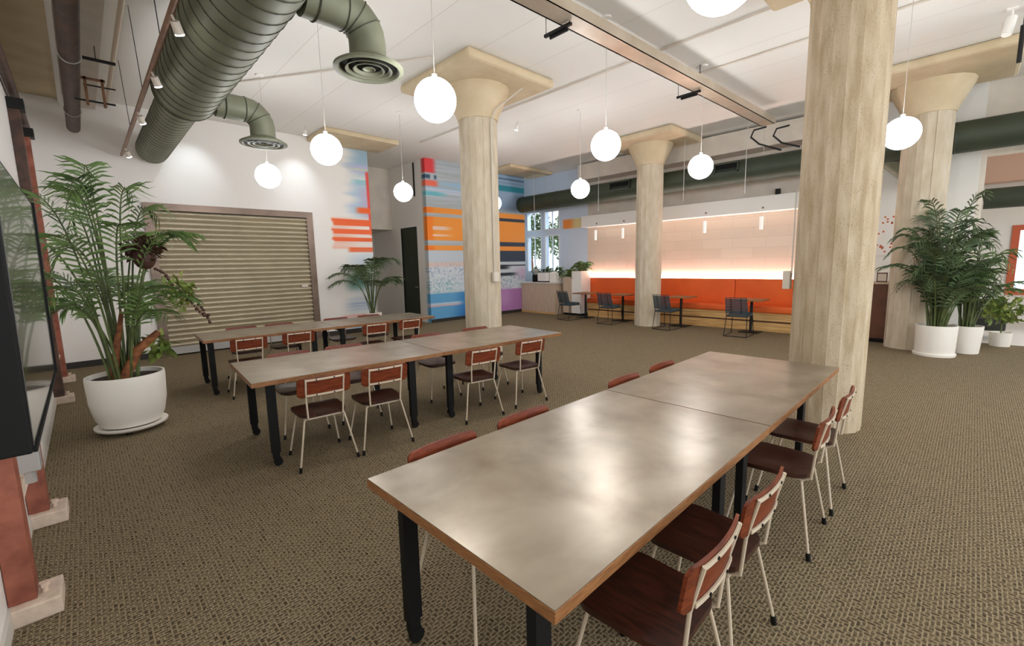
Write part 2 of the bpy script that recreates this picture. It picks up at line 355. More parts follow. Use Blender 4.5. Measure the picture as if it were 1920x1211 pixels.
def paint_block(x, z):
    u = x-7.13
    c = np.ones(x.shape+(3,))*np.array((172,180,182.))
    st = streak(u, z, 2)
    c = mixc(c, (196,204,214), smooth(.55,.95,st)*.6)
    c = mixc(c, (156,190,214), band(z, 3.80, 4.05, .03)*smooth(.3,.8,st))
    c = mixc(c, (206,216,236), band(z, 3.52, 3.80, .04)*smooth(.4,.8,n1(z,12,28))*.9)
    c = mixc(c, (110,186,198), band(z, 3.60, 3.72, .02)*(1-smooth(.3,.9,u)))
    c = mixc(c, (228,70,74), (1-smooth(.22,.42,u))*band(z, 4.22, 4.9, .02))
    c = mixc(c, (236,110,88), (1-smooth(.3,.5,u))*band(z, 3.86, 4.02, .03))
    c = mixc(c, (60,90,110), (1-smooth(.3,.5,u))*band(z, 4.06, 4.17, .02)*smooth(.35,.6,n1(u,3,9)))
    far = smooth(2.45, 2.6, u)
    c = mixc(c, (150,178,206), far*band(z, 3.4, 4.7, .1))
    c = mixc(c, (48,140,158), far*band(z, 3.98, 4.16, .01))
    c = mixc(c, (70,90,120), far*band(z, 4.28, 4.6, .1)*smooth(.55,.8,n1(z,8,30)))
    c = mixc(c, (70,82,96), far*smooth(2.8, 3.9, u+ (3.7-z)*1.2)*band(z, 3.36, 3.9, .12)*.85)
    gap = (1-far)
    org = (246,156,64); 
    ob = np.clip(band(z,3.12,3.28)+band(z,2.36,3.02)+band(z,2.08,2.22),0,1)
    c = mixc(c, org, ob)
    c = mixc(c, (248,132,40), ob*(1-smooth(.1,.3,u)))
    hole = band(z, 2.48, 2.86, .01)*smooth(.5, .75, n1(z,21,26))*smooth(.16,.2,u)*(1-smooth(.5,1.0,u))
    c = mixc(c, (236,204,190), hole)
    dk = band(z,3.02,3.12)+band(z,2.22,2.36)+band(z,1.72,2.08)
    c = mixc(c, (56,66,82), far*np.clip(dk,0,1))
    lo = band(z, .80, 2.06, .02)*gap
    c = mixc(c, (196,206,214), lo)
    c = mixc(c, (222,196,186), lo*band(z,1.60,1.74,.03)*.8)
    cell = np.modf(np.abs(np.sin(np.floor(u*26)*12.99+np.floor(z*26)*78.23)*43758.54))[0]
    c = mixc(c, (216,222,226), lo*band(z,.9,1.6,.05)*(cell>.5)*.8)
    c = mixc(c, (120,184,190), lo*band(z,.85,1.25,.1)*(cell>.78)*.8)
    c = mixc(c, (136,160,190), lo*band(z,1.1,1.7,.1)*(cell<.1)*.7)
    bl = band(z, -.1, .84, .01)
    c = mixc(c, (96,164,208), bl*gap)
    c = mixc(c, (36,104,176), bl*gap*smooth(.5, 1.4, u-z*.3))
    c = mixc(c, (186,206,222), bl*gap*band(z,.50,.56,.02)*(1-smooth(.9,1.3,u)))
    c = mixc(c, (232,182,180), bl*gap*band(z,.46,.50,.01)*(1-smooth(.9,1.3,u)))
    l2 = far*band(z, .80, 1.72, .02)
    c = mixc(c, (208,212,216), l2)
    c = mixc(c, (42,46,54), l2*np.clip(band(z,1.48,1.62,.03)*(1-smooth(2.9,3.3,u))+band(z,1.26,1.36,.02)*(1-smooth(3.2,3.7,u))+band(z,1.58,1.62,.01),0,1))
    c = mixc(c, (206,158,190), l2*band(z,1.1,1.5,.1)*smooth(3.2,3.8,u)*.6)
    c = mixc(c, (110,150,166), l2*(cell>.8)*band(z,.85,1.3,.1)*.7)
    c = mixc(c, (178,122,178), far*band(z,-.1,.82,.03))
    c = mixc(c, (196,150,200), far*band(z,.3,.84,.2)*(1-smooth(2.9,3.4,u))*.7)
    return c
def paint_back(y, z):
    c = np.ones(y.shape+(3,))*np.array((208,224,244.))
    c = mixc(c, (214,222,234), smooth(9.9, 8.8, y)*.5)
    c = mixc(c, (246,150,70), band(z, 2.76, 3.06, .02)*(1-smooth(9.60,9.66,y))*smooth(9.0, 9.35, y))
    c = mixc(c, (244,214,130), band(z, 2.76, 3.06, .02)*smooth(8.7, 9.0, y)*(1-smooth(9.0,9.4,y))*.8)
    return c
def painted(name, fn, a0, a1, z0, z1, place, step=.02, holes=()):
    na = max(2, int((a1-a0)/step)); nz = max(2, int((z1-z0)/step))
    A, Z = np.meshgrid(np.linspace(a0, a1, na+1), np.linspace(z0, z1, nz+1))
    P = [place(a, z) for a, z in zip(A.ravel(), Z.ravel())]
    F = []
    for j in range(nz):
        zc = z0+(j+.5)*(z1-z0)/nz
        for i in range(na):
            ac = a0+(i+.5)*(a1-a0)/na
            if any(h[0] < ac < h[1] and h[2] < zc < h[3] for h in holes): continue
            q = j*(na+1)+i; F.append((q, q+1, q+na+2, q+na+1))
    me = bpy.data.meshes.new(name); me.from_pydata(P, [], F)
    c = fn(A.ravel(), Z.ravel())/255.0
    l = np.where(c <= .04045, c/12.92, ((c+.055)/1.055)**2.4)
    at = me.color_attributes.new('paint', 'FLOAT_COLOR', 'POINT')
    at.data.foreach_set('color', np.concatenate([l, np.ones((len(l),1))], 1).ravel())
    me.materials.append(M['paint'])
    o = bpy.data.objects.new(name, me); COL.objects.link(o); o['kind'] = 'structure'; return o
# far-left wall with the shutter opening; its right end carries a mural
w = MB().box(XL-.2, 1.06, YW, YW+.2, 0, ZC).box(3.86, 4.2, YW, YW+.2, 0, ZC).box(1.06, 3.86, YW, YW+.2, 2.79, ZC).box(4.2, 5.45, YW+.002, YW+.2, 0, ZC)
S('wall_far', w, M['wall'])
painted('wall_mural', paint_left, 4.2, 5.45, 0, ZC, lambda a, z: (a, YW, z))
S('wall_shutter_back', MB().box(.9, 4.1, 11.0, 11.05, 0, 3), M['dark'])
S('baseboard_far', MB().box(XL, .94, YW-.02, YW, 0, .11).box(3.98, 5.45, YW-.02, YW, 0, .11), M['base'])
# recess
S('wall_recess', MB().box(5.25, 7.3, 13.95, 14.15, 0, ZC).box(5.25, 5.45, YW+.2, 14, 0, ZC), M['wall_grey'])
S('wall_bulkhead', MB().box(5.45, 7.13, 12.76, 13.95, 2.78, ZC-.001), M['cream'])
w = MB().box(7.13, 7.3, 11.0, 11.33, 0, ZC).box(7.13, 7.3, 12.24, 14, 0, ZC).box(7.13, 7.3, 11.33, 12.24, 2.78, ZC)
S('wall_recess_side', w, M['wall'])
painted('wall_mural', lambda a, z: paint_block(a*0+7.15+(a-YW)*.2, z)*((1-smooth(YW+.1,YW+.24,a))[...,None]) + np.array((240,236,230.))*(smooth(YW+.1,YW+.24,a)[...,None]), YW, 11.0, 0, ZC, lambda a, z: (7.13, a, z))
S('wall_mural_block', MB().box(7.301, 11.04, YW+.002, 12.8, 0, ZC-.001).box(7.131, 7.301, YW+.002, 11.0, 0, ZC-.001), M['wall_grey'])
painted('wall_mural', paint_block, 7.13, 11.05, 0, ZC, lambda a, z: (a, YW, z))
S('baseboard_mural', MB().box(7.13, 11.05, YW-.015, YW, 0, .10), M['base'])
d = S('door_1', MB().box(7.16, 7.2, 11.35, 12.22, .01, 2.76), M['door'])
MB().box(7.135,7.17,11.33,11.35,0,2.78).box(7.135,7.17,12.22,12.24,0,2.78).box(7.135,7.17,11.33,12.24,2.76,2.78).build('door_frame', M['dark'], d)
MB().tube([(7.16,11.42,1.02),(7.12,11.42,1.02)], .02, 10).tube([(7.115,11.42,1.02),(7.115,11.55,1.02)], .01, 8).build('door_handle', M['chrome'], d)
tag(MB().box(7.10, 7.128, 11.32, 11.36, 3.63, 4.56).build('wall_batten', M['dark']), 'thin black vertical bar high on the white wall above the dark green door', 'bar')
# back wall with two windows beside the counter
WH = [(10.62,11.29,2.79,3.44),(9.80,10.44,2.79,3.40),(10.62,11.29,1.35,2.58),(9.80,10.44,1.35,2.58)]
S('wall_back', MB().box(XB+.002, XB+.2, -.0, 8.62, 0, ZC-.001), M['cream'])
painted('wall_back', paint_back, 8.62, 12.8, 0, ZC, lambda a, z: (XB, a, z), .03, WH)
w = MB()
ys = [8.62, 9.80, 10.44, 10.62, 11.29, 12.8]
w.box(XB+.003,XB+.2,8.62,9.80,0,ZC).box(XB+.003,XB+.2,10.44,10.62,0,ZC).box(XB+.003,XB+.2,11.29,12.8,0,ZC)
w.box(XB+.003,XB+.2,9.80,11.29,0,1.35).box(XB+.003,XB+.2,9.80,11.29,2.58,2.79).box(XB+.003,XB+.2,9.80,11.29,3.42,ZC)
S('wall_back_core', w, M['bluewall'])
gl, gnt, gb = nodes('window_glass'); gb.inputs['Base Color'].default_value = (1,1,1,1); gb.inputs['Roughness'].default_value = 0; gb.inputs['Transmission Weight'].default_value = 1; gb.inputs['IOR'].default_value = 1.01
for i, (y0,y1,z0,z1) in enumerate(WH):
    f = MB()
    f.box(XB-.01,XB+.08,y0-.02,y0+.02,z0,z1).box(XB-.01,XB+.08,y1-.02,y1+.02,z0,z1).box(XB-.01,XB+.08,y0,y1,z0-.02,z0+.02).box(XB-.01,XB+.08,y0,y1,z1-.02,z1+.02)
    f.box(XB+.02,XB+.06,(y0+y1)/2-.012,(y0+y1)/2+.012,z0,z1)
    o = S('window_%d' % (i+1), f, M['winframe'])
    MB().box(XB+.035,XB+.045,y0,y1,z0,z1).build('pane', gl, o)
# trees seen through the windows
def leafball(mb, c, R, n, ls, rz=1):
    for k in range(n):
        d = Vector((random.gauss(0,1), random.gauss(0,1), random.gauss(0,1)*rz)).normalized()*R*random.uniform(.45,1)
        p = Vector(c)+Vector((d.x, d.y, d.z)); a = Vector((random.gauss(0,1),random.gauss(0,1),random.gauss(0,1))).normalized()
        b = a.cross(Vector((random.random(),random.random(),1))).normalized()
        mb.add([p, p+a*ls*.5+b*ls*.22, p+a*ls, p+a*ls*.5-b*ls*.22], [(0,1,2,3)])
for k, (x, y, z, R, lab) in enumerate([(15.0,14.3,2.9,1.15,'leafy tree outside seen through the upper left window beside the mural'),(15.2,12.1,2.7,1.0,'leafy tree outside seen through the upper right window by the counter')]):
    t = thing('tree', (x,y,0), lab, 'tree')
    f = MB(); leafball(f, (0,0,z), R, 1500, .2); f.build('foliage', M['leaf'], t)
    MB().tube([(0,0,0),(.1,.05,1.5),(0,0,z)], [.14,.11,.05], 10).build('trunk', M['bark'], t)
S('ground', MB().box(11.95, 22, 3, 20, -.12, -.02), M['tile'])
# right part of the hall: white wall end, entrance lobby behind it
S('wall_back_end', MB().box(XB-.25, XB+.3, .08, 1.9, 0, ZC-.001), M['wall'])
S('wall_lobby_header', MB().box(XB+.02, XB+.3, -6, .08, 3.38, ZC-.001), M['cream'])
w = MB().box(16, 16.2, -.55, 3, 0, ZC).box(16, 16.2, -6, -2.2, 0, ZC).box(16, 16.2, -2.2, -.55, 0, .66).box(16,16.2,-2.2,-.55,2.3,ZC)
S('wall_lobby', w, M['wall'])
S('wall_lobby_upper', MB().box(15.6, 15.98, -6, 3, 3.3, ZC-.001), M['pink'])
S('wall_lobby_side', MB().box(12.0, 16, 2.8, 3, 0, ZC), M['wall'])
o = S('window_5', MB().box(15.96,16.05,-.68,-.551,.661,2.299).box(15.961,16.05,-2.2,-.681,2.18,2.299).box(15.961,16.05,-2.2,-.681,.661,.80), M['orange_d'])
MB().box(16.02,16.03,-2.2,-.68,.8,2.18).build('pane', gl, o)
S('wall_right', MB().box(XL-.2, 17, -6.2, -6, 0, .6).box(XL-.2, 17, -6.2, -6, 4.4, ZC).box(XL-.2, 0, -6.2, -6, 0, ZC).box(10.2, 17, -6.2, -6, 0, ZC), M['wall'])
for k in range(5):  # unseen windows, added to bring fill light in from behind the camera
    x0 = 2.04*k
    f = MB().box(x0,x0+.08,-6.1,-6.02,.6,4.4).box(x0+1.96,x0+2.04,-6.1,-6.02,.6,4.4).box(x0,x0+2.04,-6.1,-6.02,.6,.7).box(x0,x0+2.04,-6.1,-6.02,4.3,4.4)
    o = S('window_%d' % (6+k), f, M['winframe'])

# ------------------------------------------------------------------ columns
def column(x, y, r, mt, label, ph, panel, panel_far=None, top=ZC):
    t = thing('concrete_column', (x,y,0), label, 'column')
    nb = 18; prof = []
    offs = [random.choice((-.004,.0,.004,.008)) for _ in range(nb)]
    ring = []
    for k in range(nb):
        a0 = 2*PI*(k+ph)/nb; a1 = 2*PI*(k+1+ph)/nb; rr = r+offs[k]
        for f in (.03,.97):
            a = a0+(a1-a0)*f; ring.append((rr*math.cos(a), rr*math.sin(a)))
    n = len(ring); zs = [0, 1.2, 2.4, 3.4, 3.98]
    vs = [(p[0], p[1], z) for z in zs for p in ring]
    fs = [(i*n+k, i*n+(k+1)%n, (i+1)*n+(k+1)%n, (i+1)*n+k) for i in range(len(zs)-1) for k in range(n)]
    MB().add(vs, fs).build('shaft', mt, t)
    R = r
    MB().lathe([(R-.02,3.97),(R+.02,3.98),(R+.025,4.02),(R+.04,4.05),(R+.20,4.38),(R+.22,4.47)], n=16).build('capital', M['concrete_tan'], t, smooth=25)
    x0,x1,y0,y1 = panel
    g = MB(); g.box(x0-x, x1-x, y0-y, y1-y, 4.46, ZC-.002, b=.05); g.build('drop_panel', M['concrete_tan'], t)
    return t
c1 = column(4.98, 5.90, .312, M['concrete'], 'round concrete column standing behind the middle table', .2, (4.08,5.86,4.98,6.80))
c2 = column(10.45, 5.80, .318, M['concrete'], 'round concrete column standing in front of the orange bench', .6, (9.55,11.14,4.80,6.70))
c3 = column(5.22, .945, .312, M['concrete_rough'], 'large pitted concrete column at the far end of the nearest table', .4, (4.3,6.1,.07,1.87))
c4 = column(10.62, .74, .322, M['concrete'], 'round concrete column beside the tall potted palm on the right', .1, (9.42,11.14,-.24,1.7))
# engaged drop panels on the walls
tag(MB().box(4.0,5.75,9.72,YW-.003,4.50,ZC-.002,b=.02).build('drop_panel', M['concrete_tan']), 'tan concrete ceiling panel above the left mural', 'ceiling panel')
tag(MB().box(9.5,11.4,9.8,YW-.003,4.50,ZC-.002,b=.02).build('drop_panel', M['concrete_tan']), 'tan concrete ceiling panel above the purple end of the right mural', 'ceiling panel')
# conduit and box on column 1 and 3
t = thing('electrical_conduit', (4.98,5.9,0), 'thin metal conduit with grey box down the column behind the middle table', 'conduit')
MB().tube([(.5,-.6,4.49),(.02,-.42,4.08),(-.02,-.345,3.9),(-.02,-.34,1.5)], .011, 6).build('pipe', M['wall_grey'], t)
MB().box(-.075,.035,-.395,-.335,1.36,1.52,b=.005).build('box', M['cream'], t)
t = thing('electrical_conduit', (5.2,.97,0), 'thin conduit with grey box on left side of the large pitted column', 'conduit')
MB().tube([(-.13,.289,2.3),(-.13,.289,1.5)], .006, 6).build('pipe', M['wall_grey'], t)
MB().box(-.13,-.05,.30,.365,1.34,1.52,b=.005).build('box', M['cream'], t)

# ------------------------------------------------------------------ roller shutter
t = thing('roller_shutter', (0,YW,0), 'wide closed grey metal roller shutter in bronze frame in the white wall', 'shutter')
f = MB().box(.94,1.08,-.06,.06,0,2.79).box(3.84,3.98,-.06,.06,0,2.79).box(.94,3.98,-.06,.06,2.79,2.92)
f.build('frame', M['shutframe'], t)
cu = MB(); ns = 27; z0 = .17; z1 = 2.80; sh = (z1-z0)/ns; vs = []
for k in range(ns):
    for q in range(6):
        a = q/6; vs.append((z0+sh*(k+a), -.010-.032*math.sin(PI*min(1, a/.8)) if a < .8 else .012))
V = [(x, y, z) for (z, y) in vs for x in (1.08, 3.84)]
cu.add(V, [(2*i, 2*i+1, 2*i+3, 2*i+2) for i in range(len(vs)-1)])
cu.build('curtain', M['shutter'], t, smooth=50)
MB().box(1.08,3.84,-.045,.0,.03,.17).build('bottom_bar', M['alu'], t)
MB().box(3.62,3.76,-.05,-.034,1.22,1.27).build('latch', M['cream'], t)

# ------------------------------------------------------------------ left wall: steel posts, display, pipes
def post(y, mt, z1, label, w=.13):
    t = thing('steel_post', (-.328, y, 0), label, 'post', group=None)
    p = MB(); p.box(-.09,.005,-w/2,w/2,.085,z1,b=.004)
    p.build('channel', mt, t)
    MB().box(-.09,.09,-w/2-.055,w/2+.035,0,.088,b=.008).build('footing', M['footing'], t)
    MB().tube([(.03,-.02,.08),(.03,-.02,.13)], .012, 8).tube([(.03,-.02,.115),(.03,-.02,.135)], .02, 6).build('anchor_bolt', M['footing'], t)
    if z1 > 3: MB().box(-.09,.05,-w/2-.03,w/2+.03,z1-.12,z1).build('head_bracket', M['dark'], t)
    return t
post(3.10, M['rust'], 2.6, 'rust red steel post nearest the camera on the left wall')
post(4.22, M['rust'], 2.6, 'rust red steel post behind the wall display, second from the camera')
post(8.05, M['rustd'], 3.7, 'brown steel post just past the large white planter, nearer of two')
post(9.55, M['rust'], 3.7, 'thin rust red steel post nearest the shutter wall')
t = thing('cable_loop', (-.26,3.15,0), 'thin white cable looping below the wall display on the left', 'cable')
MB().tube([(-.0,.0,1.0),(.01,-.02,.92),(.02,.03,.88),(.03,.10,.90),(.02,.16,.97)], .006, 6).build('cord', M['white_metal'], t)
t = thing('outlet_box', (-.33,3.62,.62), 'small grey metal valve box between the two nearest red posts', 'box')
MB().box(-.05,.05,-.05,.05,-.07,.07,b=.008).build('housing', M['alu'], t)
MB().tube([(0,0,.07),(0,0,.12)], .03, 10).build('cap', M['alu'], t)
MB().tube([(0,0,-.07),(0,0,-.14)], .025, 10).build('pipe_end', M['alu'], t)
# display
t = thing('wall_display', (-.20,3.35,.98), 'large glossy black wall display at the left edge, reflecting the palm', 'screen')
t.rotation_euler = (0, math.radians(.8), 0)
MB().box(-.003,.010,.935,.972,0,1.13).box(-.003,.008,-.93,.935,0,.022).build('bezel', M['black'], t)
MB().box(-.115,-.002,-.95,.97,0,1.13,b=.008).build('housing', M['black'], t)
MB().box(-.001,.002,-.925,.945,.025,1.105).build('glass', M['screen'], t)
MB().box(-.2,-.09,-.10,.3,.35,.75).build('bracket', M['dark'], t)
t = thing('wall_rail', (-.38,0,0), 'pale horizontal pipe low on the left wall behind the posts', 'pipe')
MB().tube([(0,3.4,.42),(0,9.5,.42)], .02, 8).build('pipe', M['footing'], t)
MB().box(-.03,.0,3.9,3.95,.38,.46).box(-.03,.0,7,7.05,.38,.46).build('clip', M['footing'], t)
# black drain pipe, ceiling pipes, beam
t = thing('drain_pipe', (.16,0,4.0), 'dark brown iron pipe running under the ceiling at left', 'pipe')
MB().tube([(0,1.0,0),(0,YW-.4,0)], .085, 16).build('pipe', M['rustd'], t, smooth=40)
for y in (5.4,7.0,9.3): MB().ring((0,y,0),(0,y+.01,0),.09,.008).build('clamp', M['alu'], t)
t = thing('drain_pipe', (-.36,0,3.80), 'shorter dark pipe at the far top left corner against the wall', 'pipe')
MB().tube([(0,4.0,0),(0,YW-.3,0)], .045, 12).build('pipe', M['rustd'], t, smooth=40)
tag(MB().box(XL+.001,.02,3.0,YW-.002,4.52,ZC-.002).build('ceiling_panel', M['concrete_tan']), 'flat tan plywood panel on the ceiling in the top left corner', 'ceiling panel')
tag(MB().box(.021,.075,1.0,YW-.002,4.46,ZC-.002).build('ceiling_trim', M['wall']), 'narrow white strip on the ceiling between tan panel and dark pipe', 'strip')
tag(MB().box(.20,.46,1.0,YW-.3,4.36,ZC-.002).build('ceiling_duct', M['cream']), 'boxy cream duct on the ceiling right of the dark pipe', 'duct')
t = thing('ceiling_pipe', (.62,0,4.52), 'white ceiling pipe left of the spotlight track', 'pipe')
MB().tube([(0,1,0),(0,YW-.05,0)], .028, 10).build('pipe', M['white_metal'], t, smooth=40)
t = thing('pipe_hanger', (.3,8.3,4.0), 'small brown angle iron frame beside the dark ceiling pipe', 'hanger')
MB().bar((0,0,.2),(0,0,-.16),.03,.03).bar((.17,0,.2),(.17,0,-.16),.03,.03).bar((-.05,0,.18),(.2,0,.18),.03,.03).build('frame', M['copper'], t)
MB().bar((-.12,0,-.1),(.28,0,-.1),.02,.02).bar((-.02,0,.1),(.3,0,.1),.015,.015).build('rod', M['dark'], t)
t = thing('strut_bar', (.22,7.6,4.2), 'short black bar crossing beside the dark ceiling pipe', 'bar')
MB().bar((0,0,0),(.36,0,0),.03,.03).build('rod', M['dark'], t); MB().tube([(.18,0,.0),(.18,0,.395)], .005, 5).build('hanger_wire', M['dark'], t)
# track with spot heads
t = thing('spotlight_track', (.73,0,3.69), 'brown spotlight track hanging left of the green duct', 'track light')
MB().tube([(0,1.2,0),(0,10.6,0)], .022, 8).tube([(.03,1.2,.03),(.03,10.6,.03)], .012, 6).build('conduit', M['copper'], t)
def spothead(mb1, mb2, p, d):
    p = Vector(p); d = Vector(d).normalized()
    mb1.tube([p, p+d*.09], .035, 14); mb2.tube([p+d*.091, p+d*.10], .034, 14)
for y in (4.6,6.0,7.6,9.9):
    a = MB(); b = MB(); spothead(a, b, (.02,y,-.06), (.35,.5,-.8)); a.tube([(0,y,0),(.02,y,-.06)], .01, 6)
    h = a.build('spot_head', M['cream'], t); b.build('lens', M['lamp'], h)
for y in (3.6,5.2,6.8,8.6):
    MB().tube([(0,y,0),(-.04,y,ZC-3.66)], .004, 5).build('hanger_wire', M['dark'], t)
for (x,y,lab) in [(1.75,10.0,'tiny lit ceiling spotlight washing the wall above the shutter'),(3.7,10.0,'tiny lit ceiling spotlight left of the mural panel'),(6.9,6.9,'tiny lit ceiling spotlight right of the middle column capital')]:
    t = thing('ceiling_spotlight', (x,y,ZC), lab, 'spotlight')
    MB().tube([(0,0,0),(0,0,-.08)], .008, 6).build('stem', M['alu'], t)
    a = MB(); b = MB(); spothead(a, b, (0,0,-.08), (0,.35,-.9)); a.build('head', M['wall'], t, smooth=40); b.build('lens', M['lamp'], t)
t = thing('ceiling_spotlight', (8.5,-.07,ZC), 'white ceiling spotlight at the top right corner of the photo', 'spotlight')
MB().tube([(0,0,0),(0,0,-.12)], .012, 6).box(-.05,.05,-.05,.05,-.02,0).build('stem', M['wall'], t)
a = MB(); b = MB(); a.tube([(0,0,-.10),(-.05,.03,-.30)], .05, 16); b.tube([(-.051,.0306,-.304),(-.052,.031,-.308)], .045, 14); a.build('head', M['wall'], t, smooth=40); b.build('lens', M['frosted'], t)
t = thing('hanging_rod', (8.42,-.17,4.35), 'short black rod hanging by a wire at the top right corner', 'rod')
MB().tube([(0,0,0),(0,0,-.42)], .022, 8).build('rod', M['dark'], t)
MB().tube([(0,0,0),(0,0,ZC-4.35)], .004, 5).build('wire', M['dark'], t)
def spot(p, q, power, ang=60, blend=.9):
    l = bpy.data.lights.new('spot_beam', 'SPOT'); l.energy = power; l.spot_size = math.radians(ang); l.spot_blend = blend; l.shadow_soft_size = .03; l.color = (.82,.91,1)
    o = bpy.data.objects.new('spot_beam', l); COL.objects.link(o); o.location = p
    o.rotation_euler = (Vector(q)-Vector(p)).to_track_quat('-Z','Y').to_euler()
spot((1.75,10.0,4.42), (1.75,10.78,3.5), 20, 62, 1); spot((3.7,10.0,4.42), (3.7,10.78,3.5), 20, 62, 1)

# ------------------------------------------------------------------ green ducts
t = thing('spiral_duct', (1.17,0,3.85), 'large olive green spiral duct running along the ceiling at left', 'duct')
MB().tube([(0,.6,0),(0,7.0,0)], .333, 40).build('main_pipe', M['green'], t, smooth=40)
MB().tube([(0,6.95,0),(0,10.6,0)], .24, 32).build('end_pipe', M['green'], t, smooth=40)
a = MB()
def helix(r, y0, y1, pitch, th):
    n = int((y1-y0)/pitch*28); return a.tube([(r*math.cos(2*PI*k/28), y0+(y1-y0)*k/n, r*math.sin(2*PI*k/28)) for k in range(n+1)], th, 4)
helix(.336, 1.0, 6.95, .20, .0045); helix(.241, 7.05, 10.55, .16, .004)
a.ring((0,6.99,0),(0,7,0),.336,.007,36)
a.build('spiral_seam', M['rib'], t)
def branch(y, lab):
    t = thing('duct_branch', (1.47,y,3.78), lab, 'duct')
    R = .155; pts = [(0,0,0),(.30,0,0)]
    c = (.34,0,-.20)
    for k in range(0,6):
        th = PI/2*(k/5); pts.append((.34+.20*math.sin(th), 0, -.20+.20*math.cos(th)))
    pts.append((.54,0,-.33))
    MB().tube(pts, R, 28).build('elbow', M['green'], t, smooth=28)
    s = MB().ring((.10,0,0),(.11,0,0),R+.003,.009,28).ring((.33,0,0),(.34,0,0),R+.002,.006,28)
    for th in (.5,1.0): s.ring((.34+.2*math.sin(th),0,-.2+.2*math.cos(th)),(.34+.2*math.sin(th+.05),0,-.2+.2*math.cos(th+.05)),R+.002,.005,28)
    s.build('seam', M['rib'], t)
    MB().tube([(.10,0,R),(.10,0,ZC-3.78)], .006, 6).build('hanger_rod', M['dark'], t)
    d = MB().lathe([(.15,-.30),(.16,-.33),(.27,-.385),(.295,-.40),(.295,-.42),(.262,-.425),(.245,-.40),(.235,-.37),(.15,-.345)], (.54,0,0), 40)
    dd = d.build('diffuser', M['green'], t, smooth=40)
    for r0, zz in ((.18,-.418),(.115,-.416)):
        MB().lathe([(r0+.020,zz-.004),(r0+.010,zz-.004),(r0-.012,zz+.020),(r0-.004,zz+.022),(r0+.020,zz-.004)], (.54,0,0), 36).build('cone_ring', M['green'], dd, smooth=40)
    MB().lathe([(.001,-.396),(.04,-.40),(.05,-.414),(.056,-.412)], (.54,0,0), 24).build('centre_cone', M['green'], dd, smooth=40)
    MB().lathe([(.001,-.392),(.240,-.392)], (.54,0,0), 32).build('throat', M['black'], dd)
branch(3.84, 'olive green duct elbow with round diffuser near top centre')
branch(6.98, 'smaller looking green duct elbow with round diffuser above the shutter')
t = thing('supply_duct', (10.92,0,3.60), 'long dark green duct along the back wall above the bench', 'duct')
MB().tube([(0,11.9,0),(0,-3.0,0)], .255, 32).build('pipe', M['greend'], t, smooth=40)
for (y0,y1) in ((6.49,7.12),(3.79,4.31)):
    g = MB().box(-.30,-.22,y0,y1,-.03,-.01).box(-.30,-.22,y0,y1,.16,.18).box(-.30,-.22,y0,y0+.02,-.03,.18).box(-.30,-.22,y1-.02,y1,-.03,.18)
    gg = g.build('grille', M['greend'], t); b = MB()
    for k in range(6): b.box(-.27,-.245,y0+.02,y1-.02,.005+k*.026,.011+k*.026)
    b.box(-.245,-.235,y0+.02,y1-.02,-.01,.16); b.build('louvres', M['black'], gg)
a = MB()
for y in (11.2,9.2,7.6,5.0,3.6,2.2,.4,-1.0): MB().ring((0,y,0),(0,y+.01,0),.257,.006,28).build('seam', M['rib'], t)
for y in (9.6,7.6,5.9,3.35): MB().tube([(-.1,y,.24),(-.1,y,1.0)], .006, 5).build('hanger_rod', M['alu'], t)
# hanging wires of the soffit
for k, (y, lab) in enumerate(((9.9,'thin vertical white cable in front of the pale blue wall'),(7.45,'thin white cable left of the bench column'),(5.0,'thin white cable crossing the dark duct near the globe'),(3.62,'thin white cable crossing the dark duct near the large column'))):
    tag(MB().tube([(10.6,y,ZC),(10.6,y,3.06)], .007, 6).build('hanging_cable', M['alu']), lab, 'cable')
t = thing('duct_elbow', (11.2,1.35,3.2), 'green flexible duct bend between the two right columns', 'duct')
MB().tube([(-.3,.55,.42),(-.28,.2,.38),(-.2,-.1,.2),(-.1,-.35,-.05),(0,-.6,-.25)], .15, 20).build('bend', M['green'], t, smooth=40)
t = thing('lobby_duct', (14,0,2.8), 'green duct crossing the lobby beyond the right palm', 'duct')
MB().tube([(0,-.02,0),(0,-3.5,0)], .21, 24).build('pipe', M['greend'], t, smooth=40)

# ------------------------------------------------------------------ suspended steel trough
t = thing('ceiling_trough', (0,0,0), 'long raw steel trough hanging diagonally under the ceiling', 'trough')
A0 = Vector((1.6,3.37,4.25)); A1 = Vector((10.05,3.05,4.25))
pr = MB(); pr.bar(A0+Vector((0,0,.01)), A1+Vector((0,0,.01)), .25, .02); q = Vector((0,.115,.06)); s_ = Vector((0,-.115,.06))
pr.bar(A0+q, A1+q, .02, .12).bar(A0+s_, A1+s_, .02, .12); pr.build('channel', M['raw'], t)
for f in (.297,.655):
    p = A0.lerp(A1, f)
    b = MB().bar(p+Vector((0,.36,-.03)), p+Vector((0,-.02,-.03)), .035,.03).bar(p+Vector((.02,.30,-.06)), p+Vector((.02,.04,-.06)), .02,.03)
    b.build('cross_bar', M['dark'], t)
    MB().tube([p+Vector((0,0,-.03)), Vector((p.x,p.y,ZC))], .006, 5).tube([p+Vector((0,.34,-.03)), Vector((p.x,p.y+.34,ZC))], .004, 5).build('hanger_rod', M['dark'], t)
b = MB()
for dy, dx in ((0,0),(-.34,.25)):
    b.tube([(10.1+dx,3.1+dy,4.24),(10.08+dx,3.32+dy,4.22),(10.1+dx,3.38+dy,4.10),(10.3+dx,3.28+dy,3.98),(10.75,3.0+dy,3.88)], .018, 8)
b.build('conduit_bend', M['dark'], t)
tag(MB().box(11.15,XB-.002,1.91,8.6,4.10,4.56,b=.02).build('box_duct', M['cream']), 'long cream boxed bulkhead under the ceiling above the dark green duct', 'duct')

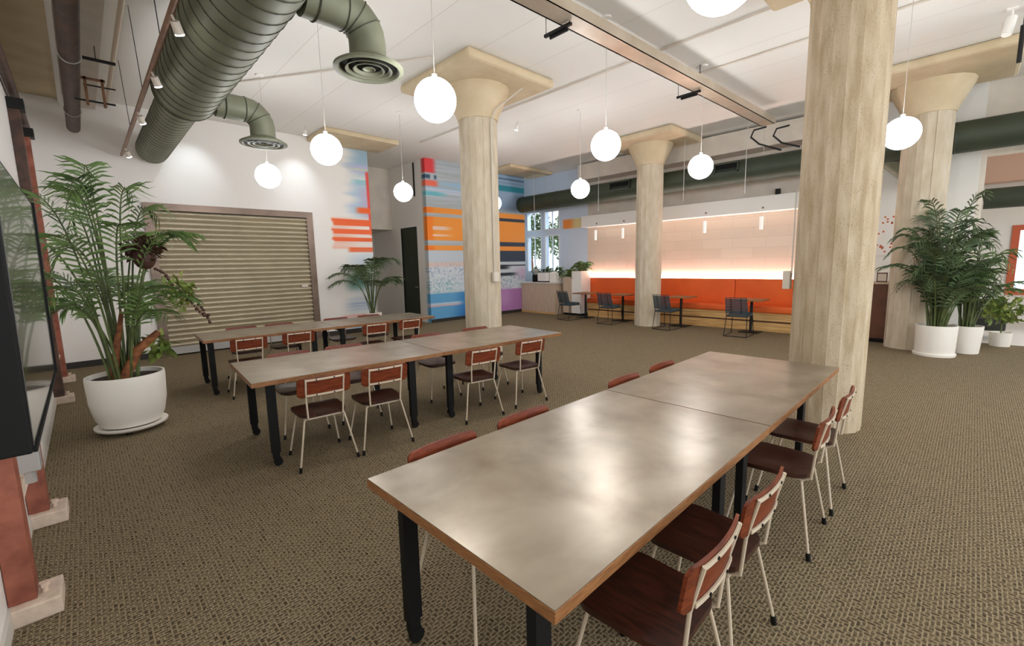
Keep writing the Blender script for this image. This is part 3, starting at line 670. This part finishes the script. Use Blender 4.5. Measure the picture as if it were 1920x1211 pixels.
# thin ceiling conduits
for k, (p, q, lab) in enumerate((((7.4,3.4),(7.4,-2.0),'thin white ceiling conduit right of the steel trough'),((6.2,9.5),(6.2,-2.0),'thin white ceiling conduit crossing above the hanging trough'),((1.5,9.2),(3.9,5.6),'thin pinkish ceiling conduit between the two green diffusers'))):
    tag(MB().tube([(p[0],p[1],ZC-.02),(q[0],q[1],ZC-.02)], .014, 6).build('ceiling_conduit', M['cream']), lab, 'conduit')

# ------------------------------------------------------------------ globe pendants
GL = [((2.42,3.44),'largest white globe lamp, hanging before the middle column capital'),
      ((2.35,5.70),'white globe lamp left of centre, right of the small green diffuser'),
      ((2.28,7.85),'white globe lamp hanging just below the small green diffuser'),
      ((4.75,7.97),'small white globe lamp in front of the recess beside the right mural'),
      ((4.92,3.35),'white globe lamp hanging just left of the bench column capital'),
      ((7.35,5.60),'small white globe lamp before the pale blue wall and dark duct'),
      ((7.2,3.13),'white globe lamp overlapping the dark green duct, right of bench column'),
      ((7.25,.74),'white globe lamp peeking out between the two right columns'),
      ((7.3,8.15),'tiny white globe lamp half hidden by the middle column'),
      ((2.52,1.02),'globe lamp cut off by the top edge of the photo')]
root = None
for (x,y), lab in GL:
    if root is None:
        root = thing('globe_pendant', (x,y,3.10), lab, 'pendant lamp', group='white globe pendant lamps')
        MB().ball((0,0,0), .184, 20).build('globe', M['globe'], root, smooth=60)
        MB().tube([(0,0,.18),(0,0,.215)], .022, 14).build('fitter', M['wall'], root)
        MB().tube([(0,0,.215),(0,0,ZC-3.10-.02)], .0035, 5).build('cord', M['wall_grey'], root)
        MB().lathe([(.001,ZC-3.1-.001),(.06,ZC-3.1-.002),(.055,ZC-3.1-.022),(.001,ZC-3.1-.024)]).build('canopy', M['wall'], root, smooth=40)
    else: dup(root, (x,y,3.10), 0, lab)

# ------------------------------------------------------------------ tables
def table(cx, cy, L, Wd, rz, lx, label, ins=.065):
    t = thing('work_table', (cx,cy,0), label, 'table', rz, 'long work tables')
    MB().box(-L/2+.003,L/2-.003,-Wd/2+.003,Wd/2-.003,.7485,.7515).build('laminate_top', M['top'], t)
    MB().box(-L/2,L/2,-Wd/2,Wd/2,.711,.7485,b=.002).build('plywood_core', M['edge'], t)
    for x in lx:
        for sy in (-1,1):
            y = sy*(Wd/2-ins)
            g = MB().box(x-.034,x+.034,y-.02,y+.02,.12,.711).box(x-.026,x+.026,y-.016,y+.016,.065,.125)
            l = g.build('leg', M['black'], t)
            c = MB().tube([(x+.012,y-.012,.034),(x+.012,y+.012,.034)], .034, 18).box(x-.02,x+.03,y-.018,y+.018,.045,.075)
            c.build('caster', M['black'], l, smooth=40)
    # folding spreader
    MB().bar((lx[0],-Wd/2+.1,.68),(lx[0],Wd/2-.1,.68),.03,.04).bar((lx[1],-Wd/2+.1,.68),(lx[1],Wd/2-.1,.68),.03,.04).build('rail', M['black'], t)
    return t
def table_pair(P0, P1, Wd, labs, lxa=(-.76,.53), lxb=(-.76,.53), ins=.065):
    # P0, P1: the ends of the centre line
    P0 = Vector(P0); P1 = Vector(P1); d = P1-P0; rz = math.atan2(d.y, d.x); L = d.length/2
    for k, lx in ((0, lxa), (1, lxb)):
        c = P0+d*(.25+.5*k); table(c.x, c.y, L-.004, Wd, rz, lx, labs[k], ins)
    return P0, d.normalized(), rz
T1 = table_pair((.785,1.210),(4.392,1.232), 1.05, ('nearest long table, near half, in the foreground','nearest long table, far half reaching towards the large pitted column'), (-.80,.61),(-.86,.45), .15)
T2 = table_pair((.905,4.430),(4.44,4.180), 1.05, ('middle table, left half, two chairs at its near side','middle table, right half, in front of the round column'), (-.74,.54),(-.79,.53))
T3 = table_pair((1.05,7.290),(4.50,7.130), .95, ('farthest table, left half, nearest the closed shutter','farthest table, right half, before the small palm'), (-.78,.52),(-.78,.52))

# ------------------------------------------------------------------ chairs
def make_chair():
    t = thing('dining_chair', (0,0,0), '', 'chair', group='wood and white metal dining chairs')
    out = rrect(.40,.39,.09)
    out = [(x*(1-.10*max(0,-y)/.2), y) for x, y in out]
    zt = lambda x, y: .452 - .012*math.exp(-(((x/.13)**2)+((y+.02)/.12)**2)) - (max(0, y-.13)**2)*2.2 + .35*max(0, -y-.13)**2
    MB().slab(out, zt, .024, 8).build('seat', M['seatwood'], t, smooth=50)
    # curved backrest
    nx, w, z0, z1 = 18, .425, .612, .775
    vs = []; fs = []
    def bp(x, z, off):
        return (x, -.205-.15*(z-.60) - .012 + .55*x*x + off - .018, z)
    for i in range(nx+1):
        x = -w/2+w*i/nx; e = max(0, abs(x)-(w/2-.03))/.03; dz = .02*(1-math.sqrt(max(0,1-e*e)))
        a, b = z0+dz, z1-dz
        for (z, off) in ((a,-.006),(b,-.006),(b,.006),(a,.006)): vs.append(bp(x, z, off))
    for i in range(nx):
        for k in range(4): fs.append((i*4+k, i*4+(k+1)%4, (i+1)*4+(k+1)%4, (i+1)*4+k))
    fs += [(3,2,1,0), (nx*4,nx*4+1,nx*4+2,nx*4+3)]
    MB().add(vs, fs).build('backrest', M['wood'], t, smooth=40)
    f = MB(); R = .0075
    up = []
    for s in (-1,1):
        f.tube([(s*.135,-.155,.405),(s*.14,-.205,.43),(s*.148,-.222,.60),(s*.150,bp(.15,.765,-.014)[1],.766)], R, 8)
    for z in (.628,.758):
        pts = [bp(-.150+.30*k/8, z, -.012) for k in range(9)]
        for a, b in zip(pts, pts[1:]): f.bar(a, b, .006, .016)
    f.build('back_frame', M['white_metal'], t)
    g = MB()
    g.tube([(-.16,-.165,.41),(.16,-.165,.41)], R, 8).tube([(-.15,.14,.41),(.15,.14,.41)], R, 8)
    g.tube([(-.15,-.165,.415),(-.15,.14,.415)], .006, 6).tube([(.15,-.165,.415),(.15,.14,.415)], .006, 6)
    g.build('seat_frame', M['white_metal'], t)
    for s in (-1,1):
        for (a, b) in (((s*.16,-.165,.41),(s*.237,-.235,.012)), ((s*.15,.14,.41),(s*.215,.215,.012))):
            a = Vector(a); b = Vector(b)
            l = MB().tube([a, b], .0078, 8).build('leg', M['white_metal'], t)
            u = (b-a).normalized(); MB().tube([b-u*.032, b+Vector((0,0,-.011))], [.0115,.0125], 10).build('foot_cap', M['black'], l)
    for x in (-.07,.07):
        for z in (.628,.758):
            p = Vector(bp(x, z, -.016)); MB().tube([p, p+Vector((0,-.003,0))], .006, 8).build('bolt', M['black'], t)
    return t
chair0 = make_chair(); used = [False]
def chair(x, y, rz, lab):
    if not used[0]:
        used[0] = True; chair0.location = (x,y,0); chair0.rotation_euler = (0,0,rz); chair0['label'] = lab; return chair0
    return dup(chair0, (x,y,0), rz, lab)
def row(T, xs, off, face, labs, jit=None):
    P0, d, rz = T
    n = Vector((-d.y, d.x))
    for i, (x, lab) in enumerate(zip(xs, labs)):
        s = (x-P0.x)/d.x; p = P0 + d*s + n*off[i]
        chair(p.x, p.y, rz+(0 if face > 0 else PI)+math.radians((jit or [0]*9)[i]), lab)
w_ = 'chair with white metal legs'
row(T1, (1.35,1.86,2.92,3.53), (-.475,-.475,-.475,-.475), 1, ('wooden chair at the nearest table, lowest right in the foreground','wooden chair at right side of the nearest table, second from the camera','wooden chair at right side of the nearest table, third from the camera','wooden chair at right side of the nearest table, beside the large column'), (1,-1,2,1))
row(T1, (1.23,1.80,2.90,3.50), (.335,.335,.335,.335), -1, ('chair on the left side of the nearest table, closest to the camera','chair on the left side of the nearest table, second from the camera','chair on the left side of the nearest table, third from the camera','chair on the left side of the nearest table, farthest, only its back tip showing'), (2,0,0,0))
row(T2, (1.40,1.92,3.02,3.72), (-.52,-.54,-.54,-.50), 1, ('wooden chair at the middle table, front left, nearest its left end','wooden chair at the middle table, second from left on the near side','wooden chair at the middle table, third from left on the near side','wooden chair at the middle table, rightmost on the near side'), (-1,-2,-4,-3))
row(T2, (1.45,2.02,3.08,3.85), (.34,.34,.35,.35), -1, ('chair behind the middle table at its left end','chair behind the middle table, second from its left end','chair behind the middle table, third from its left end','chair behind the middle table at its right end'), (2,0,0,0))
row(T3, (1.50,2.12,3.25,3.88), (-.59,-.55,-.57,-.50), 1, ('wooden chair at the farthest table, leftmost on the near side','wooden chair at the farthest table, second from left on the near side','wooden chair at the farthest table, third from left on the near side','wooden chair at the farthest table, rightmost on the near side'), (1,0,-2,0))
row(T3, (1.66,2.19,3.1,3.7), (.29,.29,.29,.29), -1, ('chair behind the farthest table nearest the shutter','chair behind the farthest table, second from its left end','chair behind the farthest table, third from its left end','chair behind the farthest table at its right end'), (0,0,0,0))

# ------------------------------------------------------------------ banquette
Y0, Y1 = 1.95, 8.16
t = thing('banquette_bench', (XB,0,0), 'long orange upholstered bench with honey wood base along the back wall', 'bench')
MB().box(-.64,-.005,Y0,Y1,.24,.42).box(-.62,-.005,Y0,Y1,0,.20).box(-.60,-.005,Y0,Y1,.19,.25,mi=1).build('base', [M['oak'], M['brown']], t)
MB().box(-.68,-.12,Y0,Y1,.42,.56,b=.03).build('seat_cushion', M['orange'], t, smooth=50)
ys = [Y0, 4.05, 6.2, Y1+.45]
for a, b in zip(ys, ys[1:]): MB().box(-.20,-.08,a+.004,b-.004,.55,1.17,b=.02).build('back_cushion', M['orange'], t, smooth=50)
MB().box(-.06,-.02,Y0,Y1+.4,1.12,1.135).build('light_strip', M['led'], t)
S('wall_panelling', MB().box(XB-.008,XB,1.9,8.62,1.0,2.75), M['panel'])
t = thing('lighting_soffit', (XB,0,0), 'white soffit box running above the orange bench', 'soffit')
MB().box(-.34,-.002,1.9,8.62,2.72,3.06,b=.004).build('box', M['wall'], t)
for k, (y, lab) in enumerate(((8.04,'small white cylinder lamp under the soffit, leftmost, above the planters'),(7.1,'small white cylinder lamp under the soffit just left of the bench column'),(4.76,'small white cylinder lamp under the soffit right of the bench column'),(3.47,'small white cylinder lamp under the soffit nearest the large column'))):
    t = thing('cylinder_lamp', (11.30,y,0), lab, 'lamp', group='cylinder lamps under the soffit')
    MB().tube([(0,0,2.60),(0,0,2.31)], .04, 16).build('shade', M['frosted'], t, smooth=40)
    MB().tube([(0,0,2.60),(0,0,2.79),(.05,0,2.80)], .003, 6).build('cord', M['wall_grey'], t)
    MB().tube([(.085,0,2.80),(.045,0,2.80)], .022, 14).build('mount', M['copper'], t)
tag(MB().box(11.62,11.70,3.22,3.31,3.10,3.22).build('wall_speaker', M['dark']), 'small black box on the cream wall above the soffit', 'speaker')

# cafe tables and slate chairs
def cafe_table(y, lab, first=[None]):
    if first[0] is None:
        t = thing('cafe_table', (10.78,y,0), lab, 'table', group='small cafe tables at the bench')
        MB().slab(rrect(.62,.58,.05), lambda a,b: .745, .025, 2).build('tabletop', M['edge'], t)
        MB().tube([(0,0,.02),(0,0,.72)], .03, 12).build('pedestal', M['dark'], t)
        MB().box(-.2,.2,-.2,.2,.0,.018,b=.004).build('foot_plate', M['dark'], t)
        MB().box(-.12,.12,-.12,.12,.708,.72).build('top_plate', M['dark'], t)
        first[0] = t
    else: dup(first[0], (10.78,y,0), 0, lab)
cafe_table(3.42,'small cafe table at the bench nearest the large column')
cafe_table(5.06,'small cafe table just right of the bench column')
cafe_table(6.74,'small cafe table just left of the bench column')
cafe_table(8.02,'small cafe table beside the white planter boxes')
def wire_chair():
    t = thing('woven_chair', (0,0,0), '', 'chair', group='slate woven chairs by the bench')
    R = .008
    # sled frame; chair faces +x
    for s in (-1,1):
        y = s*.225
        MB().tube([(-.21,y*.9,.45),(-.28,y,.012),(.27,y,.012),(.22,y*.9,.43)], R, 8).build('leg_loop', M['dark'], t)
    MB().tube([(-.28,-.225,.012),(-.28,.225,.012)], R, 6).tube([(-.21,-.2,.43),(.22,-.2,.43),(.22,.2,.43),(-.21,.2,.43),(-.21,-.2,.43)], R, 6).build('frame', M['dark'], t)
    MB().slab(rrect(.45,.44,.06), lambda a,b: .462+.03*(a/.2)**2*(a>0)-.008, .022, 5).build('seat', M['slate'], t, smooth=50)
    b = MB()
    n = 9
    for k in range(n):
        z0 = .50+.32*k/n; x0 = -.215-.10*(z0-.5)/.3
        b.box(x0-.011,x0+.011,-.205,.205,z0,z0+.32/n*.80)
    bb = b.build('backrest', M['slate'], t)
    MB().tube([(-.205,-.205,.44),(-.222,-.21,.52),(-.325,-.205,.84),(-.325,.205,.84),(-.222,.21,.52),(-.205,.205,.44)], .010, 8).build('back_frame', M['slate'], t)
    MB().tube([(-.235,-.1,.5),(-.335,-.1,.84)], .006, 5).tube([(-.235,.1,.5),(-.335,.1,.84)], .006, 5).build('back_stay', M['dark'], bb)
    return t
wc = wire_chair(); first = True
for (x,y,a,lab) in ((10.14,3.45,4,'slate blue woven chair at the bench nearest the large column'),(10.14,5.10,-3,'slate blue woven chair just right of the bench column'),(10.12,6.72,2,'slate blue woven chair just left of the bench column'),(10.15,8.12,-6,'slate blue woven chair beside the white planter boxes')):
    if first: wc.location = (x,y,0); wc.rotation_euler = (0,0,math.radians(a)); wc['label'] = lab; first = False
    else: dup(wc, (x,y,0), math.radians(a), lab)

# ------------------------------------------------------------------ plants
def frond(lf, st, base, az, reach, h, droop, n, L, wd, t0=.38, wob=0):
    base = Vector(base); dr = Vector((math.cos(az), math.sin(az), 0))
    P1 = base+dr*reach*.28+Vector((0,0,h*1.02)); P2 = base+dr*reach+Vector((0,0,h*droop))
    def B(t): return base*(1-t)**2+P1*2*t*(1-t)+P2*t*t
    pts = [B(k/14) for k in range(15)]
    st.tube(pts, [.011*(1-.8*k/14)+.0015 for k in range(15)], 5)
    for k in range(n):
        t = t0+(1-t0)*k/(n-1); p = B(t); tg = (B(min(1,t+.02))-B(t-.02)).normalized()
        side = tg.cross(Vector((0,0,1))).normalized()
        q = (t-t0)/(1-t0); l = L*(.35+.65*math.sin(PI*min(1,.15+q*.8)))*random.uniform(.85,1.1)
        for s in (-1,1):
            dirv = (side*s*random.uniform(.75,1)+tg*(.55+.5*q)+Vector((0,0,.15))).normalized()
            a = p.copy(); wv = tg*wd*.5 + Vector((0,0,wd*.2)); V = []
            for j in range(5):
                f = j/4; ww = wd*math.sin(PI*(.12+.86*f))*.5 if j < 4 else .0005
                c = a + dirv*l*f + Vector((0,0,-.45*l*f*f*random.uniform(.6,1.2)))
                V += [c+tg*ww+Vector((0,0,ww*.35)), c-tg*ww-Vector((0,0,ww*.35))]
            lf.add(V, [(2*j, 2*j+1, 2*j+3, 2*j+2) for j in range(4)])
def potlathe(prof, mt, t, nm='pot'): return MB().lathe(prof, n=40).build(nm, mt, t, smooth=40)
def palm(name, loc, label, pot, nf, h, reach, L, wd, mt, zs, spread, n=17, droop=(.55,.9), azr=None, t0=(.35,.5), ymax=99):
    t = thing(name, loc, label, 'plant')
    for nm, prof in pot: potlathe(prof, M['soil'] if nm == 'soil' else M['pot'], t, nm)
    lf = MB(); st = MB()
    for k in range(nf):
        az = 2*PI*k/nf*1.0+random.uniform(-.4,.4) if azr is None else random.uniform(*azr)
        hh = random.uniform(*h); rr = random.uniform(*reach)*(1.25-.5*(hh-h[0])/(h[1]-h[0]+1e-6))
        rad = random.uniform(0, spread)
        if math.sin(az) > 0: rr = min(rr, (ymax-loc[1])/math.sin(az))
        frond(lf, st, (rad*math.cos(az), rad*math.sin(az), zs), az, rr, hh, random.uniform(*droop), n, L, wd, random.uniform(*t0))
    st.build('stems', M['stem'], t); lf.build('leaves', mt, t)
    return t
potA = [('pot', [(.20,.065),(.245,.08),(.285,.16),(.315,.32),(.325,.56),(.322,.60),(.305,.60),(.298,.55)]), ('saucer', [(.001,.03),(.26,.03),(.30,.055),(.305,.075),(.285,.078),(.25,.06),(.001,.06)]), ('soil', [(.001,.555),(.30,.555)])]
ta = palm('potted_palm', (.22,6.08,0), 'large white planter with tall bamboo palm beside the left wall', potA, 30, (.9,2.55), (.3,.75), .30, .019, M['leaf'], .56, .13, 17, (.62,.97))
for k in range(3): MB().tube([(.2*math.cos(2.1*k+.3),.2*math.sin(2.1*k+.3),0),(.2*math.cos(2.1*k+.3),.2*math.sin(2.1*k+.3),.035)], .025, 10).build('caster', M['black'], ta)
MB().tube([(-.02,-.05,.55),(.12,-.10,.85),(.30,-.16,1.02)], [.05,.045,.03], 10).build('driftwood_branch', M['bark'], ta, smooth=50)
MB().tube([(-.10,.02,.55),(-.04,-.04,.9),(.03,-.12,1.25)], [.045,.03,.018], 9).build('driftwood_branch', M['bark'], ta, smooth=50)
# dark hanging flower head with trailing pods
b = MB().ball((.27,-.05,1.80), .10, 8, 1.3); leafball(b, (.27,-.05,1.88), .15, 160, .10)
hd = b.build('flower_head', M['bead'], ta)
MB().tube([(.10,-.02,.56),(.18,-.04,1.3),(.27,-.05,1.75)], .012, 6).build('flower_stalk', M['stem'], ta)
b = MB(); p = Vector((.33,-.08,1.70))
pp = [p]
for k in range(26):
    p = p+Vector((.016+.006*math.sin(k*.7), -.004, -.024+.012*math.sin(k*.9))); pp.append(p.copy()); b.ball(p, random.uniform(.010,.022), 5)
    if k > 14: b.ball(p+Vector((random.uniform(-.05,.05),random.uniform(-.03,.03),random.uniform(-.03,.06))), .018, 5)
b.build('seed_pods', M['bead'], ta)
b = MB(); leafball(b, (.52,-.12,1.42), .16, 130, .09); b.build('trailing_leaves', M['leafy'], ta)
b = MB(); leafball(b, (.30,-.02,.85), .12, 50, .14, 2.2); b.build('dried_grass', M['leafy'], ta)

potB = [('pot', [(.001,.0),(.17,.0),(.185,.02),(.20,.40),(.21,.555),(.195,.56),(.19,.5)]), ('soil', [(.001,.50),(.192,.50)])]
palm('potted_palm', (4.93,9.95,0), 'arching kentia palm in a white pot at the left mural beside the recess', potB, 17, (1.0,1.75), (.55,.95), .34, .022, M['leafd'], .50, .05, 18, (.62,.85), t0=(.42,.52), ymax=10.62)
potC = [('pot', [(.245,.03),(.25,.045),(.262,.50),(.262,.505),(.245,.505),(.24,.45)]), ('saucer', [(.001,.0),(.262,.0),(.27,.02),(.27,.045),(.245,.045),(.001,.03)]), ('soil', [(.001,.46),(.243,.46)])]
palm('potted_palm', (10.05,.36,0), 'tall dense palm in a white cylinder pot before the right column', potC, 54, (.8,2.4), (.3,.72), .27, .024, M['leafd'], .46, .12, 17, (.55,.95), t0=(.12,.35))
potD = [('pot', [(.001,.0),(.18,.0),(.185,.02),(.215,.46),(.20,.46),(.195,.42)]), ('soil', [(.001,.42),(.196,.42)])]
palm('potted_palm', (10.62,.02,0), 'shorter bushy palm in a white pot directly behind the tall right palm', potD, 28, (.7,1.8), (.3,.6), .24, .026, M['leaf'], .42, .09, 13, (.5,.9), t0=(.15,.35))
# armchair with leafy plant in the lobby
t = thing('lobby_armchair', (12.75,-.12,0), 'dark green low armchair on wooden legs behind the right palms', 'armchair')
MB().box(-.35,.35,-.38,.38,.18,.42,b=.04).build('seat', M['cloth'], t, smooth=40)
MB().box(.25,.38,-.38,.38,.38,.75,b=.04).build('backrest', M['cloth'], t, smooth=40)
for sx in (-.3,.3):
    for sy in (-.33,.33): MB().tube([(sx,sy,.18),(sx*1.05,sy*1.05,0)], [.025,.015], 8).build('leg', M['brown'], t)
t = thing('leafy_plant', (11.75,-.42,0), 'broad leafy bright green plant trailing beside the dark lobby armchair', 'plant')
MB().lathe([(.001,0),(.13,0),(.15,.25),(.135,.25),(.13,.2),(.001,.2)]).build('pot', M['pot'], t, smooth=40)
b = MB(); leafball(b, (0,0,.66), .28, 260, .14, 1.2); b.build('leaves', M['leafy'], t)
MB().tube([(0,0,.2),(0,0,.6)], .012, 6).build('stem', M['stem'], t)
# cabinet between the right columns
t = thing('walnut_cabinet', (11.15,1.30,0), 'walnut cabinet against the white wall between the two right columns', 'cabinet')
MB().box(-.28,.29,-.32,.55,.08,1.12).build('body', M['brown'], t)
MB().box(-.25,.25,-.3,.5,0,.08).build('plinth', M['black'], t)
MB().box(-.30,.29,-.34,.57,1.12,1.15).build('countertop', M['palewood'], t)
MB().box(-.295,-.28,-.30,.10,.12,1.08).build('door', M['brown'], t); MB().box(-.295,-.28,.12,.53,.12,1.08).build('door', M['brown'], t)
t = thing('picture_frame', (11.05,1.22,1.152), 'small brown picture frame standing on the walnut cabinet', 'frame')
MB().box(-.01,.01,-.08,.08,0,.02).box(-.01,.01,-.08,.08,.16,.18).box(-.01,.01,-.08,-.065,0,.18).box(-.01,.01,.065,.08,0,.18).build('frame', M['brown'], t)
MB().box(-.004,.004,-.065,.065,.02,.16).build('picture', M['cream'], t)
t = thing('dotted_print', (11.44,1.27,2.0), 'white print with small red dots on the wall above the walnut cabinet', 'print')
MB().box(-.005,0,-.2,.2,-.35,.45).build('sheet', M['wall'], t)
b = MB()
for k in range(26): 
    y = random.uniform(-.17,.17); z = random.choice((random.uniform(-.3,-.12), random.uniform(.08,.42))); b.tube([(-.009,y,z),(-.005,y,z)], .018, 8)
b.build('dots', M['orange_d'], t)

# ------------------------------------------------------------------ counter and planters
t = thing('kitchen_counter', (10.82,0,0), 'pale wood counter with white top between mural and planters', 'counter')
MB().box(0,.85,9.25,10.76,.0,.99).build('front', M['palewood'], t)
MB().box(-.03,.87,9.22,10.765,.99,1.03).build('worktop', M['tile'], t)
MB().box(-.01,0,9.25,10.76,0,.06).build('toe_kick', M['oak'], t)
t = thing('coffee_grinder', (10.98,10.22,1.03), 'black coffee grinder with clear hopper on the counter', 'grinder')
MB().box(-.09,.09,-.09,.09,0,.24,b=.01).build('body', M['black'], t)
MB().lathe([(.05,.24),(.05,.28),(.11,.38),(.11,.43),(.001,.43)]).build('hopper', M['alu'], t, smooth=40)
t = thing('coffee_machine', (11.02,9.83,1.03), 'white and steel espresso machine on the counter', 'coffee machine')
MB().box(-.18,.18,-.20,.20,.03,.30,b=.02).build('body', M['wall'], t)
MB().box(-.16,.16,-.18,.18,0,.03).build('base', M['black'], t)
MB().box(-.14,.14,-.16,.16,.30,.33).build('cup_tray', M['chrome'], t)
for k in (-.08,.08): MB().tube([(0,k,.33),(0,k,.42)], .03, 12).build('cup', M['black'], t)
t = thing('paper_bag', (11.02,9.45,1.03), 'white paper bag at right end of the counter', 'bag')
MB().box(-.10,.10,-.12,.12,0,.30,b=.02).build('body', M['wall'], t)
MB().box(-.02,.02,-.11,.11,.30,.34).build('folded_top', M['wall'], t)
for (y, r, lab) in ((10.62,.15,'bushy green potted plant on the counter next to the mural'),(9.62,.15,'bushy green potted plant on the counter behind the espresso machine'),(10.05,.12,'small green potted plant on the counter behind the grinder')):
    t = thing('potted_plant', (11.45,y,1.03), lab, 'plant')
    MB().lathe([(.001,0),(.08,0),(.10,.18),(.085,.18),(.08,.14),(.001,.14)]).build('pot', M['pot'], t, smooth=40)
    b = MB(); leafball(b, (0,0,.32), r*1.2, 200, .09, 1.3); b.build('leaves', M['leaf'], t)
t = thing('planter_box', (11.3,8.90,0), 'lower white planter box beside the bench with trailing fern', 'planter')
MB().box(-.3,.18,-.18,.17,0.07,1.20).build('box', M['palewood'], t); MB().box(-.28,.17,-.17,.16,0,.07).build('plinth', M['black'], t)
b = MB(); s = MB()
for k in range(34): frond(b, s, (random.uniform(-.2,.12),random.uniform(-.1,.1),1.2), random.uniform(0,2*PI), random.uniform(.22,.36), random.uniform(.15,.42), random.uniform(-.6,.6), 11, .11, .024, .2)
s.build('stems', M['stem'], t); b.build('fern_leaves', M['leafy'], t)
t = thing('planter_box', (11.3,8.485,0), 'taller white planter box at the left end of the orange bench', 'planter')
MB().box(-.3,.18,-.13,.235,0.07,1.38).build('box', M['wall'], t); MB().box(-.28,.17,-.12,.22,0,.07).build('plinth', M['black'], t)
b = MB(); s = MB()
for k in range(34): frond(b, s, (random.uniform(-.2,.12),random.uniform(-.1,.18),1.38), random.uniform(0,2*PI), random.uniform(.22,.36), random.uniform(.18,.42), random.uniform(0,.8), 11, .11, .024, .2)
s.build('stems', M['stem'], t); b.build('fern_leaves', M['leaf'], t)
